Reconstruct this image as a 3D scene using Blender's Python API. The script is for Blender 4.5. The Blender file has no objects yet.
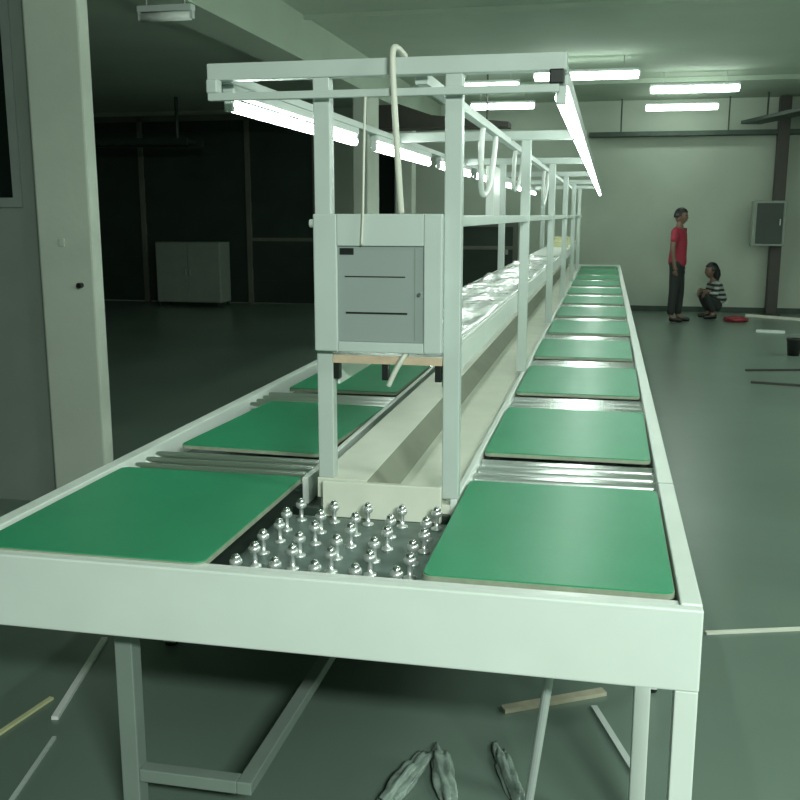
import bpy, bmesh, math, random
from mathutils import Vector, Matrix, noise
random.seed(4)
S = bpy.context.scene
C = S.collection
PI = math.pi

# ------------------------------------------------------------------ materials
def mat(name, col, rough=.5, metal=0., var=.0, vscale=8., bump=0., bscale=30., coat=0., spec=.5):
    m = bpy.data.materials.new(name); m.use_nodes = True
    nt = m.node_tree; b = nt.nodes['Principled BSDF']
    b.inputs['Roughness'].default_value = rough
    b.inputs['Metallic'].default_value = metal
    b.inputs['Coat Weight'].default_value = coat
    b.inputs['Specular IOR Level'].default_value = spec
    tc = nt.nodes.new('ShaderNodeTexCoord')
    n = nt.nodes.new('ShaderNodeTexNoise'); n.inputs['Scale'].default_value = vscale
    n.inputs['Detail'].default_value = 5
    nt.links.new(tc.outputs['Object'], n.inputs['Vector'])
    r = nt.nodes.new('ShaderNodeValToRGB')
    r.color_ramp.elements[0].position = .3; r.color_ramp.elements[1].position = .7
    r.color_ramp.elements[0].color = (*[c*(1-var) for c in col], 1)
    r.color_ramp.elements[1].color = (*[min(1, c*(1+var)) for c in col], 1)
    nt.links.new(n.outputs['Fac'], r.inputs['Fac'])
    nt.links.new(r.outputs['Color'], b.inputs['Base Color'])
    if bump:
        n2 = nt.nodes.new('ShaderNodeTexNoise'); n2.inputs['Scale'].default_value = bscale
        nt.links.new(tc.outputs['Object'], n2.inputs['Vector'])
        bp = nt.nodes.new('ShaderNodeBump'); bp.inputs['Strength'].default_value = bump
        bp.inputs['Distance'].default_value = .01
        nt.links.new(n2.outputs['Fac'], bp.inputs['Height'])
        nt.links.new(bp.outputs['Normal'], b.inputs['Normal'])
    return m
def emis(name, col, st):
    m = bpy.data.materials.new(name); m.use_nodes = True
    b = m.node_tree.nodes['Principled BSDF']
    b.inputs['Base Color'].default_value = (.8, .8, .8, 1)
    b.inputs['Emission Color'].default_value = (*col, 1)
    b.inputs['Emission Strength'].default_value = st
    return m
LC = (.87, 1., .90)
TUBE_E, CEIL_E = 19., 16.
M = dict(
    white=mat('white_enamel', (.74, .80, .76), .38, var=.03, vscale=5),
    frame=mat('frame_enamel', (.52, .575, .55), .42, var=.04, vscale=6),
    cream=mat('cream_laminate', (.72, .735, .64), .45, var=.05, vscale=7),
    shelf=mat('white_laminate', (.82, .84, .82), .25, var=.02),
    film=mat('plastic_film', (.82, .85, .84), .18, var=.06, vscale=14, bump=.5, bscale=16, coat=.5),
    green=mat('green_mat', (.035, .31, .155), .36, var=.06, vscale=5, bump=.05, bscale=200),
    ply=mat('plywood_edge', (.31, .35, .26), .6, var=.12, vscale=30),
    wood=mat('wood_strip', (.42, .40, .30), .6, var=.12, vscale=20),
    pine=mat('pine_edge', (.62, .47, .34), .55, var=.12, vscale=25),
    chrome=mat('chrome', (.88, .90, .90), .24, 1., var=.02),
    zinc=mat('bright_zinc', (.90, .93, .92), .28, .75, var=.02),
    steel=mat('steel', (.50, .53, .52), .3, 1., var=.05),
    dark=mat('dark_plate', (.17, .225, .21), .42, .45, var=.2, vscale=15),
    bed=mat('bed_plate', (.07, .10, .085), .35, .5, var=.15),
    black=mat('black_plastic', (.012, .014, .013), .4, var=.1),
    grey=mat('grey_door_panel', (.30, .34, .33), .4, var=.03, vscale=4),
    floor=mat('epoxy_floor', (.145, .20, .165), .30, var=.10, vscale=1.1, bump=.06, bscale=4, spec=.45),
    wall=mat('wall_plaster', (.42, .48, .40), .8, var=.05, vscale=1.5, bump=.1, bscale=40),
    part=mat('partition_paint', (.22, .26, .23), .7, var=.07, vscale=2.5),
    ceil=mat('ceiling_plaster', (.38, .46, .37), .85, var=.05, vscale=1.2),
    col=mat('column_plaster', (.50, .55, .48), .75, var=.05, vscale=3, bump=.1, bscale=30),
    dgreen=mat('dark_green_metal_and_shade', (.026, .044, .033), .45, var=.2, vscale=2),  # dark metal parts, and the darkness painted over the unlit left bay
    dpanel=mat('olive_frame', (.13, .14, .11), .6, var=.15, vscale=3),
    pipe=mat('brown_pipe', (.045, .042, .035), .5, var=.1),
    tray=mat('cable_tray', (.035, .06, .042), .55, var=.2),
    under_frame_grey=mat('under_frame_grey', (.22, .27, .24), .5, var=.06),  # even darker grey for the inner legs and under rails
    raceway_shade=mat('raceway_shade_grey', (.26, .28, .22), .6, var=.06),
    cab=mat('cabinet_grey', (.24, .29, .24), .5, var=.05),
    glass=mat('night_glass', (.008, .014, .012), .08, var=.1, vscale=1),
    wframe=mat('window_frame', (.22, .26, .24), .5, var=.05),
    cord=mat('cream_cord', (.66, .66, .58), .5, var=.06),
    red=mat('red_cotton', (.34, .03, .055), .8, var=.12, vscale=14, bump=.3, bscale=40),
    trous=mat('dark_trousers', (.022, .028, .026), .8, var=.15, vscale=10),
    skin=mat('skin', (.20, .12, .085), .55, var=.05),
    hair=mat('hair', (.01, .01, .01), .45, var=.1),
    shoe=mat('black_shoe', (.012, .012, .012), .4, var=.05),
    redp=mat('red_plastic', (.25, .03, .04), .4, var=.1),
    yellow=mat('yellow_card', (.62, .62, .36), .6, var=.1),
    bag=mat('clear_plastic_bag', (.26, .33, .29), .25, var=.3, vscale=12, bump=.6, bscale=25, coat=.4),
    unlit=mat('unlit_tube', (.75, .80, .76), .4),
    tube=emis('lit_tube', LC, TUBE_E), ctube=emis('lit_ceiling_tube', LC, CEIL_E),
)
# striped shirt
def stripe():
    m = bpy.data.materials.new('striped_cotton'); m.use_nodes = True
    nt = m.node_tree; b = nt.nodes['Principled BSDF']; b.inputs['Roughness'].default_value = .8
    tc = nt.nodes.new('ShaderNodeTexCoord'); w = nt.nodes.new('ShaderNodeTexWave')
    w.bands_direction = 'Z'; w.inputs['Scale'].default_value = 4.2; w.inputs['Distortion'].default_value = 1.
    r = nt.nodes.new('ShaderNodeValToRGB'); r.color_ramp.elements[0].position = .45; r.color_ramp.elements[1].position = .55
    r.color_ramp.elements[0].color = (.02, .03, .03, 1); r.color_ramp.elements[1].color = (.34, .38, .36, 1)
    nt.links.new(tc.outputs['Object'], w.inputs['Vector']); nt.links.new(w.outputs['Fac'], r.inputs['Fac'])
    nt.links.new(r.outputs['Color'], b.inputs['Base Color']); return m
M['stripe'] = stripe()

# ------------------------------------------------------------------ mesh helpers
def box(bm, a, b, bev=0.):
    n = bmesh.new()
    bmesh.ops.create_cube(n, size=1)
    for v in n.verts:
        v.co = Vector([(a[i]+b[i])/2 + v.co[i]*(b[i]-a[i]) for i in range(3)])
    if bev: bmesh.ops.bevel(n, geom=n.edges[:], offset=bev, segments=2, affect='EDGES', profile=.5)
    t = bpy.data.meshes.new('t'); n.to_mesh(t); bm.from_mesh(t); bpy.data.meshes.remove(t); n.free()
    return bm
def cyl(bm, p, q, r, seg=16, r2=None):
    p, q = Vector(p), Vector(q); d = q-p
    mtx = Matrix.Translation((p+q)/2) @ d.to_track_quat('Z', 'Y').to_matrix().to_4x4()
    bmesh.ops.create_cone(bm, cap_ends=True, segments=seg, radius1=r, radius2=r if r2 is None else r2, depth=d.length, matrix=mtx)
    return bm
def bar(bm, p, q, w, h):
    """rectangular bar between two points"""
    p, q = Vector(p), Vector(q); d = q-p
    n = bmesh.new(); bmesh.ops.create_cube(n, size=1)
    mtx = Matrix.Translation((p+q)/2) @ d.to_track_quat('Y', 'Z').to_matrix().to_4x4() @ Matrix.Diagonal((w, d.length, h, 1))
    n.transform(mtx); t = bpy.data.meshes.new('t'); n.to_mesh(t); bm.from_mesh(t); bpy.data.meshes.remove(t); n.free()
    return bm
def lathe(bm, prof, c, seg=14):
    rings = []
    for r, z in prof:
        rings.append([bm.verts.new((c[0]+r*math.cos(2*PI*i/seg), c[1]+r*math.sin(2*PI*i/seg), c[2]+z)) for i in range(seg)])
    for a, b in zip(rings, rings[1:]):
        for i in range(seg):
            bm.faces.new((a[i], a[(i+1) % seg], b[(i+1) % seg], b[i]))
    bm.faces.new(rings[0][::-1]); bm.faces.new(rings[-1])
    return bm
def tube(bm, pts, r, seg=8):
    """swept tube through points (Catmull-Rom smoothed)"""
    P = [Vector(p) for p in pts]; out = []
    for i in range(len(P)-1):
        p0, p1, p2, p3 = P[max(i-1, 0)], P[i], P[i+1], P[min(i+2, len(P)-1)]
        for k in range(6):
            t = k/6
            out.append(.5*((2*p1)+(p2-p0)*t+(2*p0-5*p1+4*p2-p3)*t*t+(3*p1-p0-3*p2+p3)*t**3))
    out.append(P[-1]); rings = []
    for i, p in enumerate(out):
        d = (out[min(i+1, len(out)-1)]-out[max(i-1, 0)]).normalized()
        q = d.to_track_quat('Z', 'Y')
        rings.append([bm.verts.new(p+q @ Vector((r*math.cos(2*PI*k/seg), r*math.sin(2*PI*k/seg), 0))) for k in range(seg)])
    for a, b in zip(rings, rings[1:]):
        for i in range(seg): bm.faces.new((a[i], a[(i+1) % seg], b[(i+1) % seg], b[i]))
    bm.faces.new(rings[0][::-1]); bm.faces.new(rings[-1])
    return bm
def B(): return bmesh.new()
def obj(name, bm, m, parent=None, smooth=False, loc=None):
    me = bpy.data.meshes.new(name)
    bmesh.ops.recalc_face_normals(bm, faces=bm.faces[:])
    bm.to_mesh(me); bm.free(); me.materials.append(M[m] if isinstance(m, str) else m)
    if smooth:
        for p in me.polygons: p.use_smooth = True
    o = bpy.data.objects.new(name, me); C.objects.link(o)
    if loc is not None: o.location = loc
    if parent: o.parent = parent
    return o
def thing(name, label, cat, loc=(0, 0, 0), rz=0, group=None):
    o = bpy.data.objects.new(name, None); C.objects.link(o); o.empty_display_size = .1
    o.location = loc; o.rotation_euler = (0, 0, rz); o['label'] = label; o['category'] = cat
    if group: o['group'] = group
    return o
def tag(o, label, cat, group=None):
    o['label'] = label; o['category'] = cat
    if group: o['group'] = group
    return o
def struct(name, bm, m, parent=None):
    o = obj(name, bm, m, parent)
    if parent is None: o['kind'] = 'structure'
    return o
def dup(root, loc, rz=0, label=None):
    r = root.copy(); C.objects.link(r); r.location = loc; r.rotation_euler = (0, 0, rz)
    if label: r['label'] = label
    for ch in list(root.children):
        c = ch.copy(); C.objects.link(c); c.parent = r
        for g in ch.children:
            d = g.copy(); C.objects.link(d); d.parent = c
    return r
def origin(o, loc):
    """move a top-level mesh's origin to loc without moving the mesh"""
    o.data.transform(Matrix.Translation(-Vector(loc))); o.location = loc
    return o
ORD = ['nearest', 'second', 'third', 'fourth', 'fifth', 'sixth', 'seventh', 'eighth', 'ninth', 'tenth', 'eleventh', 'farthest']

# ------------------------------------------------------------------ the room
XL, XR, Y0, Y1, ZC = -9.8, 6.0, -4.0, 16.6, 3.40
struct('floor', box(B(), (XL-.2, Y0-.2, -.1), (XR+.2, Y1+.2, 0)), 'floor')
struct('ceiling', box(B(), (XL-.2, Y0-.2, ZC), (XR+.2, Y1+.2, ZC+.12)), 'ceil')
struct('wall_back', box(B(), (XL-.2, Y1, 0), (XR+.2, Y1+.2, ZC)), 'wall')
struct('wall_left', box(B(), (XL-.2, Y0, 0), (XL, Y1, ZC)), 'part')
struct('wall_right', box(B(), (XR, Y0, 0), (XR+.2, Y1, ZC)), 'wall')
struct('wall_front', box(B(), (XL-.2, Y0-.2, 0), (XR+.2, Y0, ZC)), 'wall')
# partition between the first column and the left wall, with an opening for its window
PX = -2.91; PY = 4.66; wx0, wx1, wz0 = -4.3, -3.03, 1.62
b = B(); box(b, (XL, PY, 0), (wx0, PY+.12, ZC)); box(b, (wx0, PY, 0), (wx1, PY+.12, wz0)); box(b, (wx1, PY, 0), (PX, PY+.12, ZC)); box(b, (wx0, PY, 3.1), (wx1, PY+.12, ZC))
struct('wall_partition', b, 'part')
b = B()
for a in ((wx0, wx0+.05), (wx1-.05, wx1)): box(b, (a[0], PY-.015, wz0), (a[1], PY+.1, 3.1))
box(b, (wx0+.05, PY-.015, wz0), (wx1-.05, PY+.1, wz0+.05)); box(b, (wx0+.05, PY-.015, 3.05), (wx1-.05, PY+.1, 3.1))
w1 = struct('window_1', b, 'wframe')
g = obj('pane', box(B(), (wx0+.05, PY+.03, wz0+.05), (wx1-.05, PY+.04, 3.05)), 'glass', w1)
# baseboard
struct('baseboard_back', box(B(), (-2.5, Y1-.015, 0), (XR, Y1, .09)), 'tray')
# ceiling beams
struct('trim_1', box(B(), (-3.22, Y0, 3.0), (-2.83, Y1, ZC)), 'ceil')
struct('trim_3', box(B(), (-2.83, 9.0, 3.36), (XR, 9.05, ZC)), 'ceil')
struct('trim_2', box(B(), (-2.83, 14.0, 3.34), (XR, 14.06, ZC)), 'ceil')
# dark slats paint in the unlit left bay of the far wall, with frame posts
dz = 3.32
b = B()
for x in (-9.75, -8.36, -6.32, -5.08): box(b, (x, Y1-.10, 0), (x+.09, Y1, dz), .005)
box(b, (-9.66, Y1-.10, dz-.1), (-5.08, Y1, dz))
box(b, (-6.23, Y1-.09, 1.12), (-5.08, Y1, 1.18))
d1 = struct('unlit_bay', b, 'dpanel')
b = B()
for k in range(16): box(b, (-9.66, Y1-.05-(k % 2)*.012, .02+k*.2), (-5.08, Y1, .02+(k+1)*.2))
obj('dark_panel', b, 'dgreen', d1)
# a dark door seen through the frame
b = B(); box(b, (-2.72, Y1-.08, 0), (-2.64, Y1, 1.46)); box(b, (-1.56, Y1-.08, 0), (-1.48, Y1, 1.46)); box(b, (-2.64, Y1-.08, 1.38), (-1.56, Y1, 1.46)); box(b, (-2.64, Y1-.07, 1.0), (-1.56, Y1, 1.06))
d2 = struct('door_2', b, 'dpanel')
obj('dark_panel', box(B(), (-2.64, Y1-.05, .0), (-1.56, Y1, 1.38)), 'dgreen', d2)
obj('door_handle', box(B(), (-1.68, Y1-.1, .92), (-1.64, Y1-.05, 1.0)), 'steel', d2)
# black gap (narrow dark window) between the far columns
b = B(); box(b, (-4.05, Y1-.05, .9), (-4.0, Y1, 2.7)); box(b, (-3.62, Y1-.05, .9), (-3.57, Y1, 2.7)); box(b, (-4.0, Y1-.05, 2.65), (-3.62, Y1, 2.7)); box(b, (-4.0, Y1-.05, .9), (-3.62, Y1, .95))
w2 = struct('window_2', b, 'dpanel')
obj('pane', box(B(), (-4.0, Y1-.02, .95), (-3.62, Y1-.01, 2.65)), 'glass', w2)

def column(x0, x1, y0, y1, z1, label, hook=False):
    o = thing('concrete_column', label, 'column', ((x0+x1)/2, (y0+y1)/2, 0))
    hx, hy = (x1-x0)/2, (y1-y0)/2
    obj('shaft', box(B(), (-hx, -hy, 0), (hx, hy, z1), .012), 'col', o)
    if hook:
        obj('wall_hook', cyl(B(), (.08, -hy, 1.22), (.08, -hy-.03, 1.22), .014), 'black', o)
        obj('wall_plate', box(B(), (-.03, -hy-.008, 1.42), (.0, -hy, 1.46), .002), 'col', o)
    return o
column(-2.91, -2.60, 4.58, 4.68, 3.0, 'pale plastered concrete column in the left foreground beside the long table', True)
column(-3.0, -2.82, 11.4, 12.0, 3.0, 'thin cream column rising behind the overhead frame, left of the hanging cable')
column(-3.05, -2.80, 14.0, 14.3, 3.0, 'thin far column seen just right of the hanging cable, above the grey panel')

# ------------------------------------------------------------------ conveyor table
TX0, TX1, TY0, TY1 = -1.565, .225, 1.94, 16.2
T = thing('conveyor_table', 'very long white assembly line table with two roller lanes and central strip', 'table')
def part(name, bm, m, parent=T, smooth=False): return obj(name, bm, m, parent, smooth)
part('front_apron', box(B(), (TX0, TY0, .600), (TX1, TY0+.028, .782), .004), 'white')
part('end_apron', box(B(), (TX0, TY1-.028, .600), (TX1, TY1, .782), .004), 'white')
part('side_rail', box(B(), (TX1-.045, TY0+.028, .66), (TX1, TY1-.028, .785), .004), 'white')
part('side_rail', box(B(), (TX0, TY0+.028, .66), (TX0+.045, TY1-.028, .785), .004), 'white')
part('inner_rail', box(B(), (-.408, 2.60, .70), (-.388, TY1-.028, .785), .003), 'white')
part('inner_rail', box(B(), (-.892, 2.74, .70), (-.872, TY1-.028, .785), .003), 'white')
part('front_ledge', box(B(), (TX0+.045, TY0+.028, .745), (TX1-.045, 2.004, .776), .003), 'shelf')
part('bed_plate', box(B(), (-.388, 2.004, .66), (TX1-.045, TY1-.028, .70)), 'bed')
part('bed_plate', box(B(), (TX0+.045, 2.004, .66), (-.892, TY1-.028, .70)), 'bed')
part('center_panel', box(B(), (-.79, 2.60, .74), (-.408, TY1-.028, .768), .002), 'cream')
part('bed_plate', box(B(), (-.892, 2.60, .66), (-.775, TY1-.028, .70)), 'bed')
rw = part('cable_raceway', box(B(), (-.800, 2.60, .768), (-.650, TY1-.1, .828), .003), 'cream')
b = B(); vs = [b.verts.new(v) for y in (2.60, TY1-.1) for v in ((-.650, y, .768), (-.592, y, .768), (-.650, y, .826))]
for f in ((0, 1, 2), (5, 4, 3), (0, 3, 4, 1), (1, 4, 5, 2), (2, 5, 3, 0)): b.faces.new([vs[i] for i in f])  # added wedge, its grey paints in the shade on the raceway side
o = obj('shade_wedge', b, 'raceway_shade', rw); o['label'] = 'grey sloping wedge painted as shade on the raceway side'
part('end_board', box(B(), (-.775, 2.565, .722), (-.428, 2.585, .828), .003), 'cream')
part('cross_rail', box(B(), (-.872, 2.585, .70), (-.408, 2.60, .74)), 'bed')
bt = part('ball_transfer_plate', box(B(), (-.892, 2.004, .70), (-.388, 2.565, .722), .002), 'dark')
# rail joint seam
part('rail_joint', box(B(), (TX1-.046, 2.90, .67), (TX1+.0012, 2.904, .7862)), 'steel')
# ball casters : studs carrying steel balls
ub = lathe(B(), [(.016, 0), (.016, .005), (.006, .007), (.006, .036), (.011, .038), (.0155, .043), (.0155, .051), (.011, .055)], (0, 0, 0))
bb = B(); bmesh.ops.create_uvsphere(bb, u_segments=12, v_segments=8, radius=.0112)
uc = obj('ball_caster', ub, 'zinc', T, True); ball0 = obj('ball', bb, 'chrome', uc, True, (0, 0, .056))
first = True
for j in range(6):
    for i in range(5):
        p = (-.835+i*.098+(.012 if j % 2 else 0), 2.045+j*.094, .722)
        if first: uc.location = p; first = False
        else:
            c = uc.copy(); C.objects.link(c); c.parent = T; c.location = p
            d = ball0.copy(); C.objects.link(d); d.parent = c
# legs and under frame
def leg(x, y, s=.048, z0=0, z1=.66, m='white'):
    part('leg', box(B(), (x-s/2, y-s/2, z0+.012), (x+s/2, y+s/2, z1), .003), m)
    part('leg_foot', lathe(B(), [(.026, 0), (.026, .008), (.01, .012), (.01, .014)], (x, y, z0)), 'black')
ys = [3.12, 5.45, 7.78, 10.11, 12.44, 14.77]
leg(TX1-.025, TY0+.026, z1=.600); leg(TX0+.025, TY0+.026, z1=.600)
leg(-1.155, TY0+.15, m='under_frame_grey')
leg(.132, 2.33, .04)
for y in ys:
    for x in (TX1-.0245, TX0+.0245): leg(x, y)
part('under_rail', box(B(), (-1.131, TY0+.13, .135), (-.865, TY0+.17, .17), .003), 'under_frame_grey')
part('under_rail', box(B(), (-.865, TY0+.13, .135), (-.825, TY1-.5, .17), .003), 'under_frame_grey')
for y in (5.45, 10.11, 15.2): leg(-.800, y, m='under_frame_grey')
# work boards: X centre, front Y, width, length, yaw
RFR = [2.02+1.165*k for k in range(12)]
LFR = [1.985]+[3.06+1.165*k for k in range(11)]
def make_board(w, l, label):
    t = thing('work_board', label, 'work board', group='green work boards on the roller lanes')
    def rr(w, l, r, z0, z1):
        bm = B(); pts = []
        for cx, cy, a0 in ((w/2-r, l-r, 0), (-w/2+r, l-r, 90), (-w/2+r, r, 180), (w/2-r, r, 270)):
            for k in range(6):
                a = math.radians(a0+k*18); pts.append((cx+r*math.cos(a), cy+r*math.sin(a)))
        lo = [bm.verts.new((x, y, z0)) for x, y in pts]; hi = [bm.verts.new((x, y, z1)) for x, y in pts]
        bm.faces.new(lo[::-1]); bm.faces.new(hi)
        for i in range(len(pts)): bm.faces.new((lo[i], lo[(i+1) % len(pts)], hi[(i+1) % len(pts)], hi[i]))
        return bm
    obj('board_base', rr(w, l, .022, 0, .012), 'ply', t)
    obj('anti_static_mat', rr(w-.004, l-.004, .022, .012, .0155), 'green', t)
    for c in t.children:
        if c.name.startswith('anti'): c.location = (0, .002, 0)
    return t
ZB = .768
lab = lambda k, side: f'green topped work board, {ORD[k]} {"from the camera " if 0<k<11 else ""}in the {side} lane of the long table'
b0 = make_board(.555, .80, lab(0, 'right')); b0.location = (-.104, RFR[0], ZB)
for k in range(1, 12): dup(b0, (-.104+random.uniform(-.006, .006), RFR[k], ZB), random.uniform(-.006, .006), lab(k, 'right'))
bl = make_board(.605, .765, lab(0, 'left')); bl.location = (-1.196, LFR[0], ZB)
b2 = make_board(.52, .84, lab(1, 'left')); b2.location = (-1.19, LFR[1], ZB); b2.rotation_euler.z = -.05
for k in range(2, 12): dup(b2, (-1.18+random.uniform(-.01, .01), LFR[k], ZB), -.02+random.uniform(-.01, .01), lab(k, 'left'))
# rollers in the gaps (parts of the table)
rr_ = 0
def roller_at(x0, x1, y, proto={}):
    key = round(x1-x0, 3)
    if key not in proto:
        h = (x1-x0)/2; bm = cyl(B(), (-h, 0, 0), (h, 0, 0), .0215, 20)
        cyl(bm, (-h-.004, 0, 0), (-h, 0, 0), .008, 10); cyl(bm, (h, 0, 0), (h+.004, 0, 0), .008, 10)
        proto[key] = obj('roller', bm, 'chrome', T, True, ((x0+x1)/2, y, .7465))
        e = proto[key].modifiers.new('e', 'EDGE_SPLIT')
    else:
        c = proto[key].copy(); C.objects.link(c); c.parent = T; c.location = ((x0+x1)/2, y, .7465)
for k in range(11):
    a, bq = RFR[k]+.80, RFR[k+1]
    for q in range(4): roller_at(-.382, .174, a+.045+q*(bq-a-.09)/3)
    a = LFR[k]+(.765 if k == 0 else .84); bq = LFR[k+1]
    for q in range(4): roller_at(-1.512, -.898, a+.04+q*(bq-a-.08)/3)

# ------------------------------------------------------------------ overhead frame
FY = [2.625+2.33*k for k in range(6)]
F = thing('overhead_frame', 'white steel overhead frame of paired posts and crossbars along the table centre', 'frame', (0, 0, 0))
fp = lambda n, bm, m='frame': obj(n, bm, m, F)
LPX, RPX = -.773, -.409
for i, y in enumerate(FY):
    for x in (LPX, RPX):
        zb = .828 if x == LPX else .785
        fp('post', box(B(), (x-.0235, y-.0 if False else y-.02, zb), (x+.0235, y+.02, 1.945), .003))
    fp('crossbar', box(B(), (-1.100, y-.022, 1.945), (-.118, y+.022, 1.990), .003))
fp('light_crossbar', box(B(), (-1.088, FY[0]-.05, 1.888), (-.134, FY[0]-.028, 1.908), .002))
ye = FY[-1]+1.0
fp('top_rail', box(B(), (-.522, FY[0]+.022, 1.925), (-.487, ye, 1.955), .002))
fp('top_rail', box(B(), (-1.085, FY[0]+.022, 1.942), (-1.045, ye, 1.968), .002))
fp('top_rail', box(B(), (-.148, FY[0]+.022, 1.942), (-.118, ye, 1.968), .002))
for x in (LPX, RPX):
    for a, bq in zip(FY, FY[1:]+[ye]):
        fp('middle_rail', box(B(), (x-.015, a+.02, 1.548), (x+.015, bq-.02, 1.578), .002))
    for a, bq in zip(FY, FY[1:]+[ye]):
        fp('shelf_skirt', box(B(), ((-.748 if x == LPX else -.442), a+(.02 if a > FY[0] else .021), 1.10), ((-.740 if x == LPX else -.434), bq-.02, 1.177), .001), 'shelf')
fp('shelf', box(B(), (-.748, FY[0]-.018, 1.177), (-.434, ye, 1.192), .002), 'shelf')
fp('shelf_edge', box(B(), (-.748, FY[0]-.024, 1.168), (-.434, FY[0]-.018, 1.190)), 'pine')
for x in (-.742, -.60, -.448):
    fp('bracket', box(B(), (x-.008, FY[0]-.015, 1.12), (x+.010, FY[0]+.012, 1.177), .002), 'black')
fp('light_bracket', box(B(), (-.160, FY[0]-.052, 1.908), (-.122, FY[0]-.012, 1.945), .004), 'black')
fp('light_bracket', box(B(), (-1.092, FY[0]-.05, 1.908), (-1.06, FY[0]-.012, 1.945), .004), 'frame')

# fluorescent lights hanging under the outer rails
def make_light(label, L, group, r=.0175, m='tube', name='fluorescent_light'):
    t = thing(name, label, 'light', group=group)
    obj('housing', box(B(), (-.018, 0, .028), (.018, L, .056), .004), 'frame', t)
    for y in (0, L-.02): obj('tube_holder', box(B(), (-.013, y, -.018), (.013, y+.02, .028), .003), 'frame', t)
    obj('tube', cyl(B(), (0, .02, 0), (0, L-.02, 0), r, 16), m, t, True)
    return t
gl = 'fluorescent lights hanging along the left of the overhead frame'; gr = 'fluorescent lights hanging along the right of the overhead frame'
ll = lambda k, s, n: f'lit fluorescent tube light, {"farthest" if k==n-1 else ORD[k]}{" from the camera" if 0<k<n-1 else ""}, under the {s} edge of the overhead frame'
L0 = make_light(ll(0, 'left', 7), 1.42, gl); L0.location = (-1.064, 2.665, 1.886)
for k in range(1, 7): dup(L0, (-1.064, 2.665+1.75*k, 1.886), 0, ll(k, 'left', 7))
R0 = make_light(ll(0, 'right', 10), 1.24, gr); R0.location = (-.133, 2.665, 1.886)
for k in range(1, 10): dup(R0, (-.133, 2.665+1.262*k, 1.886), 0, ll(k, 'right', 10))

# ceiling lights
def ceiling_light(x0, x1, y, z, label, lit=True, zc=ZC):
    h = (x1-x0)/2
    t = thing('ceiling_light', label, 'light', ((x0+x1)/2, y, z), 0, 'fluorescent ceiling lights')
    obj('housing', box(B(), (-h, -.035, .03), (h, .035, .07), .004), 'frame', t)
    obj('tube', cyl(B(), (-h+.02, 0, 0), (h-.02, 0, 0), .05 if lit else .03, 16), 'ctube' if lit else 'unlit', t, True)
    for s in (-1, 1):
        obj('tube_holder', box(B(), (s*(h-.01)-.01, -.02, -.02), (s*(h-.01)+.01, .02, .03), .002), 'frame', t)
        obj('hanger_rod', cyl(B(), (s*h*.7, 0, .07), (s*h*.7, 0, zc-z), .005, 8), 'steel', t)
ceiling_light(-.93, .30, 12.0, 3.19, 'lit ceiling tube just right of the overhead frame, nearest of the right ceiling tubes')
ceiling_light(.47, 1.60, 13.5, 3.19, 'lit ceiling tube farthest right, the upper of the right-hand pair')
ceiling_light(.49, 1.57, 15.7, 3.19, 'lit ceiling tube at the right, lower of the pair, closest to the far wall')
ceiling_light(-1.93, -1.155, 12.7, 3.19, 'lit ceiling tube behind the top crossbar, the upper one left of the right posts')
ceiling_light(-2.10, -1.13, 15.0, 3.19, 'lit ceiling tube behind the frame, the lower one close to the far wall')
ceiling_light(-3.13, -2.74, 6.30, 2.88, 'unlit tube hanging under the ceiling beam at the upper left', False, 3.0)

# ------------------------------------------------------------------ control panel on the first frame
P = thing('control_panel', 'white framed grey control panel mounted between the first two posts', 'panel', (-.612, 2.60, 1.205))
b = B(); X0, X1 = -.180, .181
box(b, (X0, -.03, 0), (-.112, 0, .378), .004); box(b, (.130, -.03, 0), (X1, 0, .378), .004)
box(b, (-.112, -.03, 0), (.130, 0, .028), .002); box(b, (-.112, -.03, .292), (.130, 0, .378), .002)
obj('frame', b, 'frame', P)
dr = obj('door', box(B(), (-.112, -.022, .028), (.130, -.004, .292), .002), 'grey', P)
obj('name_plate', box(B(), (-.106, -.0245, .268), (-.066, -.022, .286), .001), 'black', dr)
obj('slot', box(B(), (-.092, -.0235, .207), (.078, -.022, .210)), 'black', dr)
obj('slot', box(B(), (-.090, -.0235, .106), (.084, -.022, .111)), 'black', dr)
obj('hinge_strip', box(B(), (.104, -.0235, .034), (.107, -.022, .286)), 'cab', dr)
obj('latch', cyl(B(), (.118, -.03, .162), (.118, -.022, .162), .005, 10), 'steel', dr)
obj('side_bolt', cyl(B(), (X0-.012, -.015, .352), (X0, -.015, .352), .011, 12), 'frame', P)

# cables
tag(obj('cable_bundle', tube(B(), [(-.552, 2.66, 2.0), (-.560, 2.60, 2.012), (-.566, 2.572, 2.0), (-.564, 2.565, 1.93), (-.556, 2.562, 1.80), (-.549, 2.575, 1.65), (-.546, 2.585, 1.585)], .0085, 10), 'cord', smooth=True),
    'thick cream cable strapped over the top crossbar and dropping to the grey panel', 'cable')
tag(obj('power_cord', tube(B(), [(-.642, 2.575, 1.888), (-.646, 2.572, 1.75), (-.648, 2.563, 1.58), (-.652, 2.562, 1.50)], .0035, 8), 'cord', smooth=True),
    'thin cord hanging before the grey panel, left of the thick cable', 'cable')
tag(obj('cable_tail', tube(B(), [(-.530, 2.59, 1.207), (-.540, 2.575, 1.19), (-.560, 2.57, 1.155), (-.580, 2.57, 1.112)], .0075, 8), 'cord', smooth=True),
    'short cream cable tail dangling below the grey control panel', 'cable')
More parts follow.
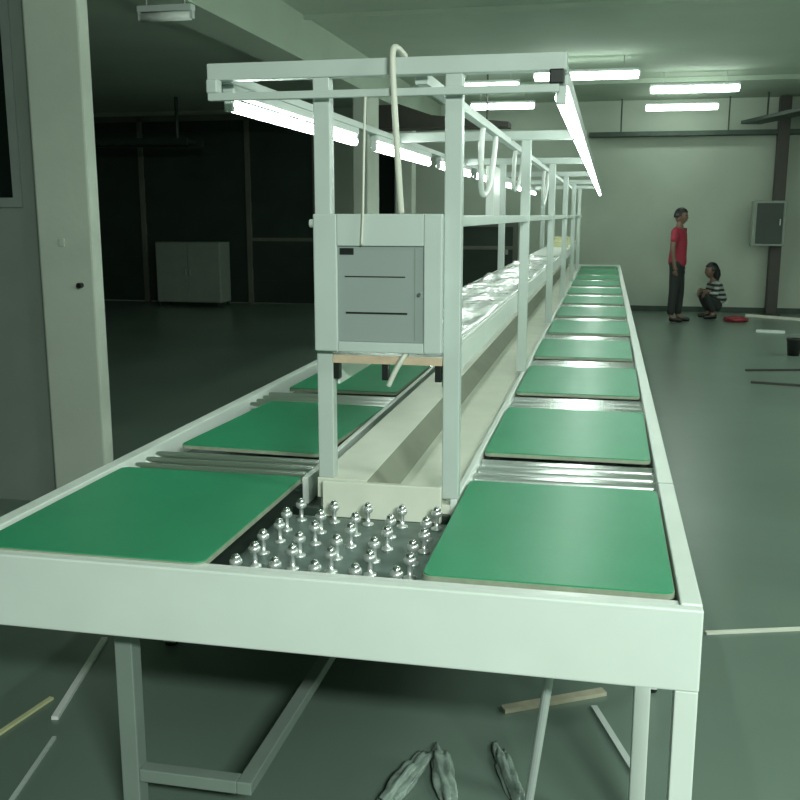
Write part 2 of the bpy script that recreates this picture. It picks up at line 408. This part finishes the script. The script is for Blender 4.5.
# white upright boards and hoses on the far left posts
b = box(B(), (-.80, 6.5, 1.578), (-.746, 6.86, 1.90), .003)
tag(obj('upright_board', b, 'shelf'), 'white upright board standing on the middle rail inside the frame', 'board')
for n, (x, y, dzz, lb) in enumerate(((-.505, 3.98, .22, 'white hose loop drooping from the top rail, nearest of the three loops'), (-.505, 5.4, .17, 'white hose loop drooping from the top rail, middle of the three loops'), (-.505, 7.9, .22, 'white hose loop drooping from the top rail, farthest of the three loops'))):
    tag(obj('hose_loop', tube(B(), [(x, y, 1.925), (x-.01, y+.03, 1.85), (x-.02, y+.15, 1.925-dzz-.03), (x-.01, y+.32, 1.925-dzz), (x, y+.42, 1.86), (x, y+.45, 1.925)], .012), 'shelf', smooth=True), lb, 'hose', 'white hose loops under the top rail')

# film sheet lying on the shelf
bm = B(); NX, NY = 16, 150; x0, x1, y0, y1 = -.738, -.440, 2.68, 9.2; up = []; lo = []
for j in range(NY+1):
    for i in range(NX+1):
        x = x0+(x1-x0)*i/NX; y = y0+(y1-y0)*j/NY
        z = 1.1935+.016*max(0, noise.noise(Vector((x*7, y*2.2, 0)))+.35)+.008*max(0, noise.noise(Vector((x*22, y*9, 3)))+.2)
        up.append(bm.verts.new((x, y, z+.002))); lo.append(bm.verts.new((x, y, 1.1922)))
W_ = NX+1
for j in range(NY):
    for i in range(NX):
        k = j*W_+i
        bm.faces.new((up[k], up[k+1], up[k+W_+1], up[k+W_])); bm.faces.new((lo[k], lo[k+W_], lo[k+W_+1], lo[k+1]))
for j in range(NY):
    for k in (j*W_, j*W_+NX): bm.faces.new((up[k], up[k+W_], lo[k+W_], lo[k]))
for i in range(NX):
    for k in (i, NY*W_+i): bm.faces.new((up[k], lo[k], lo[k+1], up[k+1]))
tag(obj('plastic_sheet', bm, 'film', smooth=True), 'long wrinkled white plastic sheet lying along the shelf above the table', 'plastic sheet')
# pale yellow packages farther along the shelf
def package(x, y, w, l, h, rz, label):
    t = thing('package', label, 'package', (x, y, 1.192), rz, 'pale yellow packages on the far shelf')
    obj('carton', box(B(), (-w/2, -l/2, 0), (w/2, l/2, h), .006), 'yellow', t)
    obj('flap', box(B(), (-w/2+.005, -.01, h), (w/2-.005, .012, h+.002)), 'shelf', t)
package(-.60, 12.3, .24, .34, .07, .1, 'pale yellow package on the far shelf, nearest of the three')
package(-.58, 13.2, .22, .40, .10, -.12, 'pale yellow package on the far shelf, the middle and tallest one')
package(-.61, 14.2, .24, .34, .07, .05, 'pale yellow package on the far shelf, farthest of the three')

# ------------------------------------------------------------------ far right: column pipe, cabinet, tray
t = thing('steel_column', 'dark brown steel column standing against the far wall behind the electrical cabinet', 'column', (2.62, 16.36, 0))
obj('shaft', box(B(), (-.085, -.085, .02), (.085, .085, 3.38), .008), 'pipe', t)
obj('base_plate', box(B(), (-.14, -.14, 0), (.14, .14, .02), .003), 'pipe', t)
t = thing('electrical_cabinet', 'grey electrical cabinet with dark front hanging on the steel column', 'cabinet', (2.46, 16.27, 1.10))
obj('body', box(B(), (-.25, -.20, 0), (.25, 0, .70), .01), 'cab', t)
d = obj('door', box(B(), (-.19, -.215, .04), (.20, -.20, .66), .006), 'dgreen', t)
obj('door_handle', box(B(), (.15, -.235, .32), (.165, -.215, .42), .003), 'steel', d)
t = thing('cable_tray', 'dark cable tray running along the top of the far wall', 'cable tray', (2.0, 16.45, 2.82))
b = B(); box(b, (-2.35, -.12, 0), (3.9, .12, .02)); box(b, (-2.35, -.13, 0), (3.9, -.11, .07)); box(b, (-2.35, .11, 0), (3.9, .13, .07))
obj('trough', b, 'tray', t)
for x in (-1.85, -.2, 1.3, 2.8): obj('hanger_rod', cyl(B(), (x, -.08, .02), (x, -.08, ZC-2.82), .012, 8), 'tray', t)
t = thing('hanging_duct', 'dark conduit tray crossing towards the viewer at the upper right edge', 'cable tray', (2.75, 15.9, 2.98))
b = B(); bar(b, (-.65, .25, 0), (.9, -3.2, .12), .34, .05); bar(b, (-.1, .25, .10), (1.3, -3.2, .2), .12, .05)
obj('trough', b, 'tray', t)
for p in ((-.45, 0), (-.1, -.8), (.35, -1.8)): obj('hanger_rod', cyl(B(), (p[0], p[1], .02), (p[0], p[1], ZC-2.98), .014, 8), 'tray', t)
# dark ladder rack in the dark left bay
t = thing('cable_rack', 'dark metal rack hanging below the ceiling in the dark left bay', 'rack', (-7.6, 14.6, 2.72))
b = B(); bar(b, (-.9, -.3, 0), (1.2, -.3, -.02), .08, .10); bar(b, (-.9, .3, 0), (1.2, .3, -.02), .08, .10)
for k in range(8): bar(b, (-.8+k*.27, -.3, 0), (-.8+k*.27, .3, 0), .05, .05)
obj('ladder', b, 'dgreen', t)
for x in (-.75, .9): obj('hanger_rod', cyl(B(), (x, 0, 0), (x, 0, ZC-2.72), .03, 8), 'dgreen', t)
t = thing('air_duct', 'dark tapered duct under the ceiling behind the top crossbar and the thick cable', 'duct', (-2.4, 13.0, 2.70))
b = B(); vs = [b.verts.new(v) for y in (-.2, .2) for v in ((-.80, y, 0), (1.1, y, 0), (1.1, y, .06), (.1, y, .16), (-.55, y, .38), (-.74, y, .30))]
b.faces.new(vs[:6][::-1]); b.faces.new(vs[6:])
for i in range(6): b.faces.new((vs[i], vs[(i+1) % 6], vs[6+(i+1) % 6], vs[6+i]))
obj('casing', b, 'pipe', t)
for x in (-.45, .8): obj('hanger_rod', cyl(B(), (x, 0, .05 if x > 0 else .33), (x, 0, ZC-2.70), .012, 8), 'pipe', t)
# pale green board leaning on the dark slats
t = thing('storage_cabinet', 'dim grey green cabinet standing before the dark slats of the unlit bay', 'cabinet', (-7.1, 15.9, 0))
obj('body', box(B(), (-.60, -.22, .08), (.60, .22, 1.12), .01), 'cab', t)
for s in (-1, 1):
    d = obj('door', box(B(), (-.58 if s < 0 else .005, -.24, .10), (-.005 if s < 0 else .58, -.22, 1.10), .005), 'cab', t)
    obj('handle', box(B(), (s*.04-.008, -.26, .55), (s*.04+.008, -.24, .67), .002), 'steel', d)
for sx in (-.55, .55):
    for sy in (-.18, .18): obj('leg', box(B(), (sx-.02, sy-.02, 0), (sx+.02, sy+.02, .08)), 'dgreen', t)

# ------------------------------------------------------------------ floor litter and loose items
def strip(p, q, w, h, m, label, cat='strip', name='wood_strip'):
    p = Vector((*p, h/2+.0005)); q = Vector((*q, h/2+.0005)); o = obj(name, bar(B(), p, q, w, h), m); tag(o, label, cat); origin(o, ((p.x+q.x)/2, (p.y+q.y)/2, 0)); return o
strip((-1.80, 3.09), (-1.66, 2.52), .022, .012, 'shelf', 'pale flat strip on the floor left of the inner table leg', name='metal_strip')
strip((-1.745, 2.64), (-1.80, 2.28), .016, .008, 'yellow', 'yellowish thin strip on the floor at the lower left edge')
strip((-1.60, 2.42), (-1.52, 2.02), .012, .008, 'frame', 'thin pale rod lying on the floor below the left lane', name='thin_rod')
strip((-2.15, 3.25), (-1.93, 3.17), .03, .01, 'frame', 'short pale scrap on the floor at the far left below the apron', name='metal_strip')
strip((-.27, 2.87), (.05, 3.06), .035, .014, 'wood', 'pale wooden strip on the floor behind the leaning pole')
strip((.018, 2.95), (.139, 2.59), .020, .012, 'frame', 'slim grey rod lying on the floor near the right legs', name='thin_rod')
strip((.43, 3.62), (1.7, 4.02), .022, .008, 'cream', 'pale flat profile lying on the open floor right of the table', name='metal_profile')
strip((1.40, 9.55), (2.3, 9.35), .03, .02, 'pipe', 'dark thin bar lying on the open floor at the right, nearer one', name='thin_bar')
strip((1.45, 10.3), (2.3, 10.5), .03, .02, 'pipe', 'dark thin bar lying on the floor at the right, farther one', name='thin_bar')
strip((2.06, 13.9), (2.42, 13.82), .08, .03, 'white', 'white flat piece lying on the floor by the black bucket', name='foam_strip')
strip((2.2, 16.0), (3.1, 15.4), .05, .04, 'cream', 'pale batten on the floor at the foot of the steel column')
# leaning thin white pole under the table (rests against the cross leg bracing)
p0, p1 = Vector((-.0757, 2.13, .655)), Vector((-.150, 2.33, .006))
o = obj('leaning_pole', cyl(B(), p0, p1, .012, 12), 'frame', smooth=False); tag(o, 'thin pale pole leaning under the right half of the table', 'pole'); origin(o, p1)
# bucket
t = thing('bucket', 'small black bucket standing on the floor at the right edge', 'bucket', (2.14, 11.6, 0))
obj('body', lathe(B(), [(.065, 0), (.085, .18), (.092, .185), (.092, .195), (.08, .195), (.06, .02)], (0, 0, 0), 20), 'black', t, True)
obj('handle', tube(B(), [(-.09, 0, .19), (-.06, -.03, .235), (0, -.045, .25), (.06, -.03, .235), (.09, 0, .19)], .005), 'steel', t, True)
# red cloth
bm = B(); bmesh.ops.create_icosphere(bm, subdivisions=3, radius=1)
for v in bm.verts:
    n = noise.noise(v.co*2.3)*.35; v.co = Vector((v.co.x*.17*(1+n), v.co.y*.15*(1+n), max(0, .055*v.co.z*(1+n)+.03)))
o = obj('red_bag', bm, 'redp', smooth=True); o.location = (1.95, 15.2, .001); tag(o, 'crumpled red bag on the floor beside the crouching person', 'bag')
def bag(x, y, sx, sy, sz, seed, rz, label):
    bm = B(); bmesh.ops.create_icosphere(bm, subdivisions=4, radius=1)
    for v in bm.verts:
        c = v.co.copy(); n = noise.noise(c*1.6+Vector((seed, 0, 0)))*.5+noise.noise(c*3.5+Vector((0, seed, 0)))*.22
        v.co = Vector((c.x*sx*(1+n), c.y*sy*(1+n), max(0, sz*(c.z*.6+.35)*(1+n))))
    o = obj('plastic_bag', bm, 'bag', smooth=True); o.location = (x, y, .001); o.rotation_euler.z = rz
    tag(o, label, 'bag', 'crumpled plastic bags under the table')
bag(-.505, 2.40, .032, .14, .030, 1, -.25, 'crumpled clear plastic bag on the floor under the table, left one')
bag(-.395, 2.46, .028, .16, .035, 5, .30, 'crumpled clear plastic bag on the floor under the table, middle one')
bag(-.215, 2.50, .026, .15, .028, 9, .32, 'crumpled clear plastic bag on the floor under the table, beside the leaning pole')

# ------------------------------------------------------------------ people
def skin(name, chains, m, parent, root=0, sub=2):
    """chains: list of [(x,y,z,r), ...]; chains share joints by identical position"""
    idx = {}; V = []; Rr = []; Ed = []
    for ch in chains:
        prev = None
        for (x, y, z, r) in ch:
            k = (round(x, 4), round(y, 4), round(z, 4))
            if k not in idx: idx[k] = len(V); V.append((x, y, z)); Rr.append(r)
            if prev is not None and prev != idx[k]: Ed.append((prev, idx[k]))
            prev = idx[k]
    me = bpy.data.meshes.new(name); me.from_pydata(V, Ed, []); me.materials.append(M[m])
    o = bpy.data.objects.new(name, me); C.objects.link(o); o.parent = parent
    md = o.modifiers.new('skin', 'SKIN'); md.use_smooth_shade = True; md.branch_smoothing = .3
    lay = me.skin_vertices[0] if me.skin_vertices else None
    if lay is None:
        bm = bmesh.new(); bm.from_mesh(me); bm.verts.layers.skin.verify(); bm.to_mesh(me); bm.free(); lay = me.skin_vertices[0]
    for i, r in enumerate(Rr):
        rr = r if isinstance(r, tuple) else (r, r)
        lay.data[i].radius = rr; lay.data[i].use_root = (i == root)
    s = o.modifiers.new('sub', 'SUBSURF'); s.levels = sub; s.render_levels = sub
    return o
def hand(p, d, side, up):
    """palm + five fingers starting at wrist p pointing along d"""
    p, d, side, up = Vector(p), Vector(d).normalized(), Vector(side).normalized(), Vector(up).normalized()
    out = []
    palm = p+d*.05
    out.append([(*p, .024), (*palm, (.030, .018))])
    for k, L in enumerate((.066, .076, .070, .054)):
        a = palm+d*.035+side*(.027-.018*k)
        out.append([(*palm, (.030, .018)), (*a, .0095), (*(a+d*L*.5+up*.006), .0085), (*(a+d*L*.9+up*.024), .007)])
    a = p+d*.03+side*.03
    out.append([(*palm, (.030, .018)), (*a, .011), (*(a+d*.035+side*.012), .009)])
    return out

def bake_body(o, c, fx, tilt=0., vox=.007):
    """merge a shaped head into the skinned body and fuse both to one surface"""
    dg = bpy.context.evaluated_depsgraph_get(); dg.update()
    ev = o.evaluated_get(dg); me = bpy.data.meshes.new_from_object(ev)
    bm = bmesh.new(); bm.from_mesh(me)
    bmesh.ops.delete(bm, geom=[v for v in bm.verts if not v.link_faces], context='VERTS')
    bmesh.ops.remove_doubles(bm, verts=bm.verts[:], dist=.0002)
    bad = [e for e in bm.edges if len(e.link_faces) > 2]
    if bad: bmesh.ops.delete(bm, geom=list({v for e in bad for v in e.verts}), context='VERTS')
    for _ in range(3):
        bmesh.ops.holes_fill(bm, edges=[e for e in bm.edges if e.is_boundary], sides=0)
    bmesh.ops.triangulate(bm, faces=bm.faces[:])
    bmesh.ops.recalc_face_normals(bm, faces=bm.faces[:])
    h = bmesh.new(); bmesh.ops.create_icosphere(h, subdivisions=4, radius=1)
    for v in h.verts:
        n = v.co.copy(); q = n.x*fx
        a = .094 if q > 0 else .100; w = .078*(1-.22*max(0, -n.z)); d = a*(1-.12*max(0, -n.z)*(1 if q < 0 else 0))
        x = q*d; z = n.z*.118
        x += .020*math.exp(-((n.y/.16)**2+((n.z+.16)/.16)**2))*(q > 0)          # nose
        x += .008*math.exp(-((n.y/.3)**2+((n.z+.55)/.10)**2))*(q > 0)           # lips
        x += .010*math.exp(-((n.y/.35)**2+((n.z+.85)/.14)**2))*(q > 0)          # chin
        x -= .008*math.exp(-(((abs(n.y)-.38)/.14)**2+((n.z-.08)/.12)**2))*(q > 0)  # eye sockets
        y = n.y*w
        y += (.012 if n.y > 0 else -.012)*math.exp(-((x/.022)**2+((n.z+.02)/.22)**2))*(abs(n.y) > .7)  # ears
        ca, sa = math.cos(tilt), math.sin(tilt); x, z = x*ca+z*sa, z*ca-x*sa
        v.co = Vector((c[0]+x*fx, c[1]+y, c[2]+z))
    t = bpy.data.meshes.new('t'); h.to_mesh(t); bm.from_mesh(t); bpy.data.meshes.remove(t); h.free()
    o.modifiers.clear(); old = o.data
    bm.to_mesh(me); bm.free(); o.data = me; me.materials.clear(); me.materials.append(M['skin'])
    for p in me.polygons: p.use_smooth = True
    md = o.modifiers.new('fuse', 'REMESH'); md.mode = 'VOXEL'; md.voxel_size = vox; md.use_smooth_shade = True
    sm = o.modifiers.new('smooth', 'SMOOTH'); sm.iterations = 2; sm.factor = .4
    return o

# standing person, faces +X (to the right), seen in profile
def head_chain(x, y, z, fx, fy):
    # neck base z -> head; returns chain
    return [(x, y, z, .06), (x+fx*.012, y+fy*.012, z+.055, .056), (x+fx*.024, y+fy*.024, z+.12, (.088, .092)), (x+fx*.02, y+fy*.02, z+.19, (.098, .10)), (x+fx*.012, y+fy*.012, z+.235, (.075, .078))]
def face(root, c, fx):
    def blob(n, off, r, m, sc=(1, 1, 1)):
        bm = B(); bmesh.ops.create_uvsphere(bm, u_segments=12, v_segments=8, radius=r)
        for v in bm.verts: v.co = Vector((v.co.x*sc[0], v.co.y*sc[1], v.co.z*sc[2]))
        o = obj(n, bm, m, root, True); o.location = (c[0]+fx*off[0], c[1]+off[1], c[2]+off[2]); return o
    for q in (-1, 1): blob('eye', (.080, q*.030, .012), .009, 'hair')
    blob('mouth', (.087, 0, -.066), .012, 'redp', (.7, 1.6, .4))
def hair_cap(root, c, fx, low=-.25):
    bm = B(); bmesh.ops.create_icosphere(bm, subdivisions=4, radius=1)
    for v in bm.verts:
        n = v.co.copy(); q = n.x*fx; k = 1+.05*noise.noise(n*7)
        v.co = Vector((n.x*.112*k, n.y*.092*k, n.z*.130*k))
        lim = .42 if q > .35 else (-.05 if q > -.1 else low)
        if n.z < lim: v.co *= .72
    o = obj('hair', bm, 'hair', root, True); o.location = (c[0]-fx*.006, c[1], c[2]+.004); return o

H1 = thing('person', 'standing person in red shirt and dark trousers seen side-on by the far wall', 'person', (1.04, 15.0, 0), math.radians(-20))
H1.scale = (.975, .975, .975)
pel = (0, 0, .92)
torso = [(0, 0, .92, (.10, .095)), (.0, 0, 1.06, (.10, .095)), (.012, 0, 1.22, (.135, .115)), (.008, 0, 1.36, (.14, .105)), (0, 0, 1.44, .06)]
bodych = [torso, [(0, 0, 1.44, .06), (.012, 0, 1.50, .052), (.02, 0, 1.58, .06)]]
for s in (-1, 1):
    bodych.append([(.008, 0, 1.36, .1), (.0, s*.17, 1.385, .058), (-.02, s*.215, 1.12, .042), (.02, s*.215, .86, .028)])
    bodych += hand((.02, s*.215, .86), (.15, 0, -1), (1, 0, 0), (0, -s, 0))
    bodych.append([(0, 0, .92, .095), (0, s*.085, .86, .08), (.012+.02*s, s*.09, .48, .06), (-.01+.03*s, s*.09, .09, .042)])
    bodych.append([(-.01+.03*s, s*.09, .09, .042), (.10+.03*s, s*.095, .035, .034), (.17+.03*s, s*.10, .03, .026)])
bake_body(skin('body', bodych, 'skin', H1), (.028, 0, 1.60), 1, .06)
sh = [[(0, 0, .83, (.15, .135)), (0, 0, .92, (.15, .135)), (0, 0, 1.04, (.138, .125)), (.012, 0, 1.22, (.152, .128)), (.008, 0, 1.36, (.155, .118)), (0, 0, 1.45, .072)]]
for s in (-1, 1): sh.append([(.008, 0, 1.36, .118), (.0, s*.17, 1.385, .07), (-.012, s*.208, 1.20, .058)])
skin('shirt', sh, 'red', H1)
tr = [[(0, 0, .98, (.128, .118)), (0, 0, .90, (.14, .125))]]
for s in (-1, 1): tr.append([(0, 0, .90, .12), (0, s*.088, .82, .098), (.012+.02*s, s*.09, .48, .076), (-.01+.03*s, s*.09, .09, .062)])
skin('trousers', tr, 'trous', H1)
for s in (-1, 1):
    skin('shoe', [[(-.035+.03*s, s*.09, .045, .043), (.05+.03*s, s*.093, .042, .043), (.14+.03*s, s*.098, .036, .036), (.185+.03*s, s*.10, .034, .028)]], 'shoe', H1)
face(H1, (.030, 0, 1.60), 1); hair_cap(H1, (.028, 0, 1.60), 1)

# crouching person facing -X (left, towards the other)
H2 = thing('person', 'crouching person in a striped top with dark hair, beside the far wall', 'person', (1.66, 15.6, 0), math.radians(14))
fx = -1
torso = [(.07, 0, .20, (.13, .125)), (.07, 0, .32, (.12, .105)), (.03, 0, .45, (.13, .105)), (-.01, 0, .545, (.13, .09)), (-.03, 0, .60, .052)]
bodych = [torso, [(-.03, 0, .60, .052), (-.045, 0, .64, .046), (-.065, 0, .72, .055)]]
for s in (-1, 1):
    bodych.append([(-.01, 0, .545, .08), (-.01, s*.155, .53, .05), (-.05, s*.20, .37, .038), (-.185, s*.155, .455, .027)])
    bodych += hand((-.185, s*.155, .455), (-.35, -s*.35, -.8), (0, -s, 0), (.7, 0, -.3))
    bodych.append([(.07, 0, .20, .12), (.05, s*.09, .19, .085), (-.20, s*.13, .40, .058), (-.02, s*.11, .085, .042)])
    bodych.append([(-.02, s*.11, .085, .042), (-.12, s*.12, .035, .032), (-.18, s*.125, .03, .024)])
bake_body(skin('body', bodych, 'skin', H2), (-.068, 0, .735), -1, .1)
sh = [[(.085, 0, .22, (.145, .14)), (.07, 0, .33, (.138, .122)), (.03, 0, .45, (.146, .12)), (-.01, 0, .545, (.142, .10)), (-.028, 0, .60, .066)]]
for s in (-1, 1): sh.append([(-.01, 0, .545, .10), (-.01, s*.155, .53, .062), (-.05, s*.20, .37, .052), (-.14, s*.17, .425, .044)])
skin('striped_top', sh, 'stripe', H2)
tr = [[(.085, 0, .27, .12), (.075, 0, .20, (.15, .14))]]
for s in (-1, 1): tr.append([(.075, 0, .20, .13), (.05, s*.09, .19, .098), (-.20, s*.13, .40, .073), (-.02, s*.11, .10, .058)])
skin('trousers', tr, 'trous', H2)
for s in (-1, 1):
    skin('shoe', [[(.02, s*.11, .044, .042), (-.08, s*.118, .042, .042), (-.16, s*.124, .036, .034), (-.20, s*.126, .034, .027)]], 'shoe', H2)
face(H2, (-.068, 0, .735), -1); hair_cap(H2, (-.068, 0, .735), -1, -.8)
bm = B(); lathe(bm, [(.02, 0), (.05, .06), (.075, .14), (.06, .22), (.02, .26)], (0, 0, 0), 16)

hp = obj('back_hair', bm, 'hair', H2, True); hp.location = (.005, 0, .535)

# ------------------------------------------------------------------ lights outside the frame (fixtureless fill, added to brighten the apron and right side)
def area(x, y, z, w, h, p, rx=0, ry=0):
    L = bpy.data.lights.new('fill_light', 'AREA'); L.shape = 'RECTANGLE'; L.size = w; L.size_y = h; L.energy = p; L.color = LC
    o = bpy.data.objects.new('fill_light', L); C.objects.link(o); o.location = (x, y, z); o.rotation_euler = (rx, ry, 0); return o
area(1.5, -1.7, 3.0, 1.2, .25, 225, rx=math.radians(42))
area(3.2, 1.5, 3.3, 1.2, .2, 90)
area(3.8, 6.5, 3.3, 1.2, .2, 100)
area(4.6, 11.5, 3.05, 1.2, .2, 60)

w = bpy.data.worlds.new('World'); S.world = w; w.use_nodes = True
w.node_tree.nodes['Background'].inputs['Color'].default_value = (.5, .7, .55, 1)
w.node_tree.nodes['Background'].inputs['Strength'].default_value = .02

# ------------------------------------------------------------------ camera
cam = bpy.data.cameras.new('camera'); co = bpy.data.objects.new('camera', cam); C.objects.link(co)
co.location = (0, 0, 1.58)
co.rotation_euler = (math.radians(90-10.9077), 0, math.radians(12.0107))
cam.sensor_width = 36; cam.lens = 36*960/800; cam.clip_start = .05; cam.clip_end = 100
S.camera = co
S.view_settings.view_transform = 'Standard'; S.view_settings.look = 'None'
S.view_settings.gamma = 1; S.view_settings.exposure = 0; S.view_settings.use_curve_mapping = False
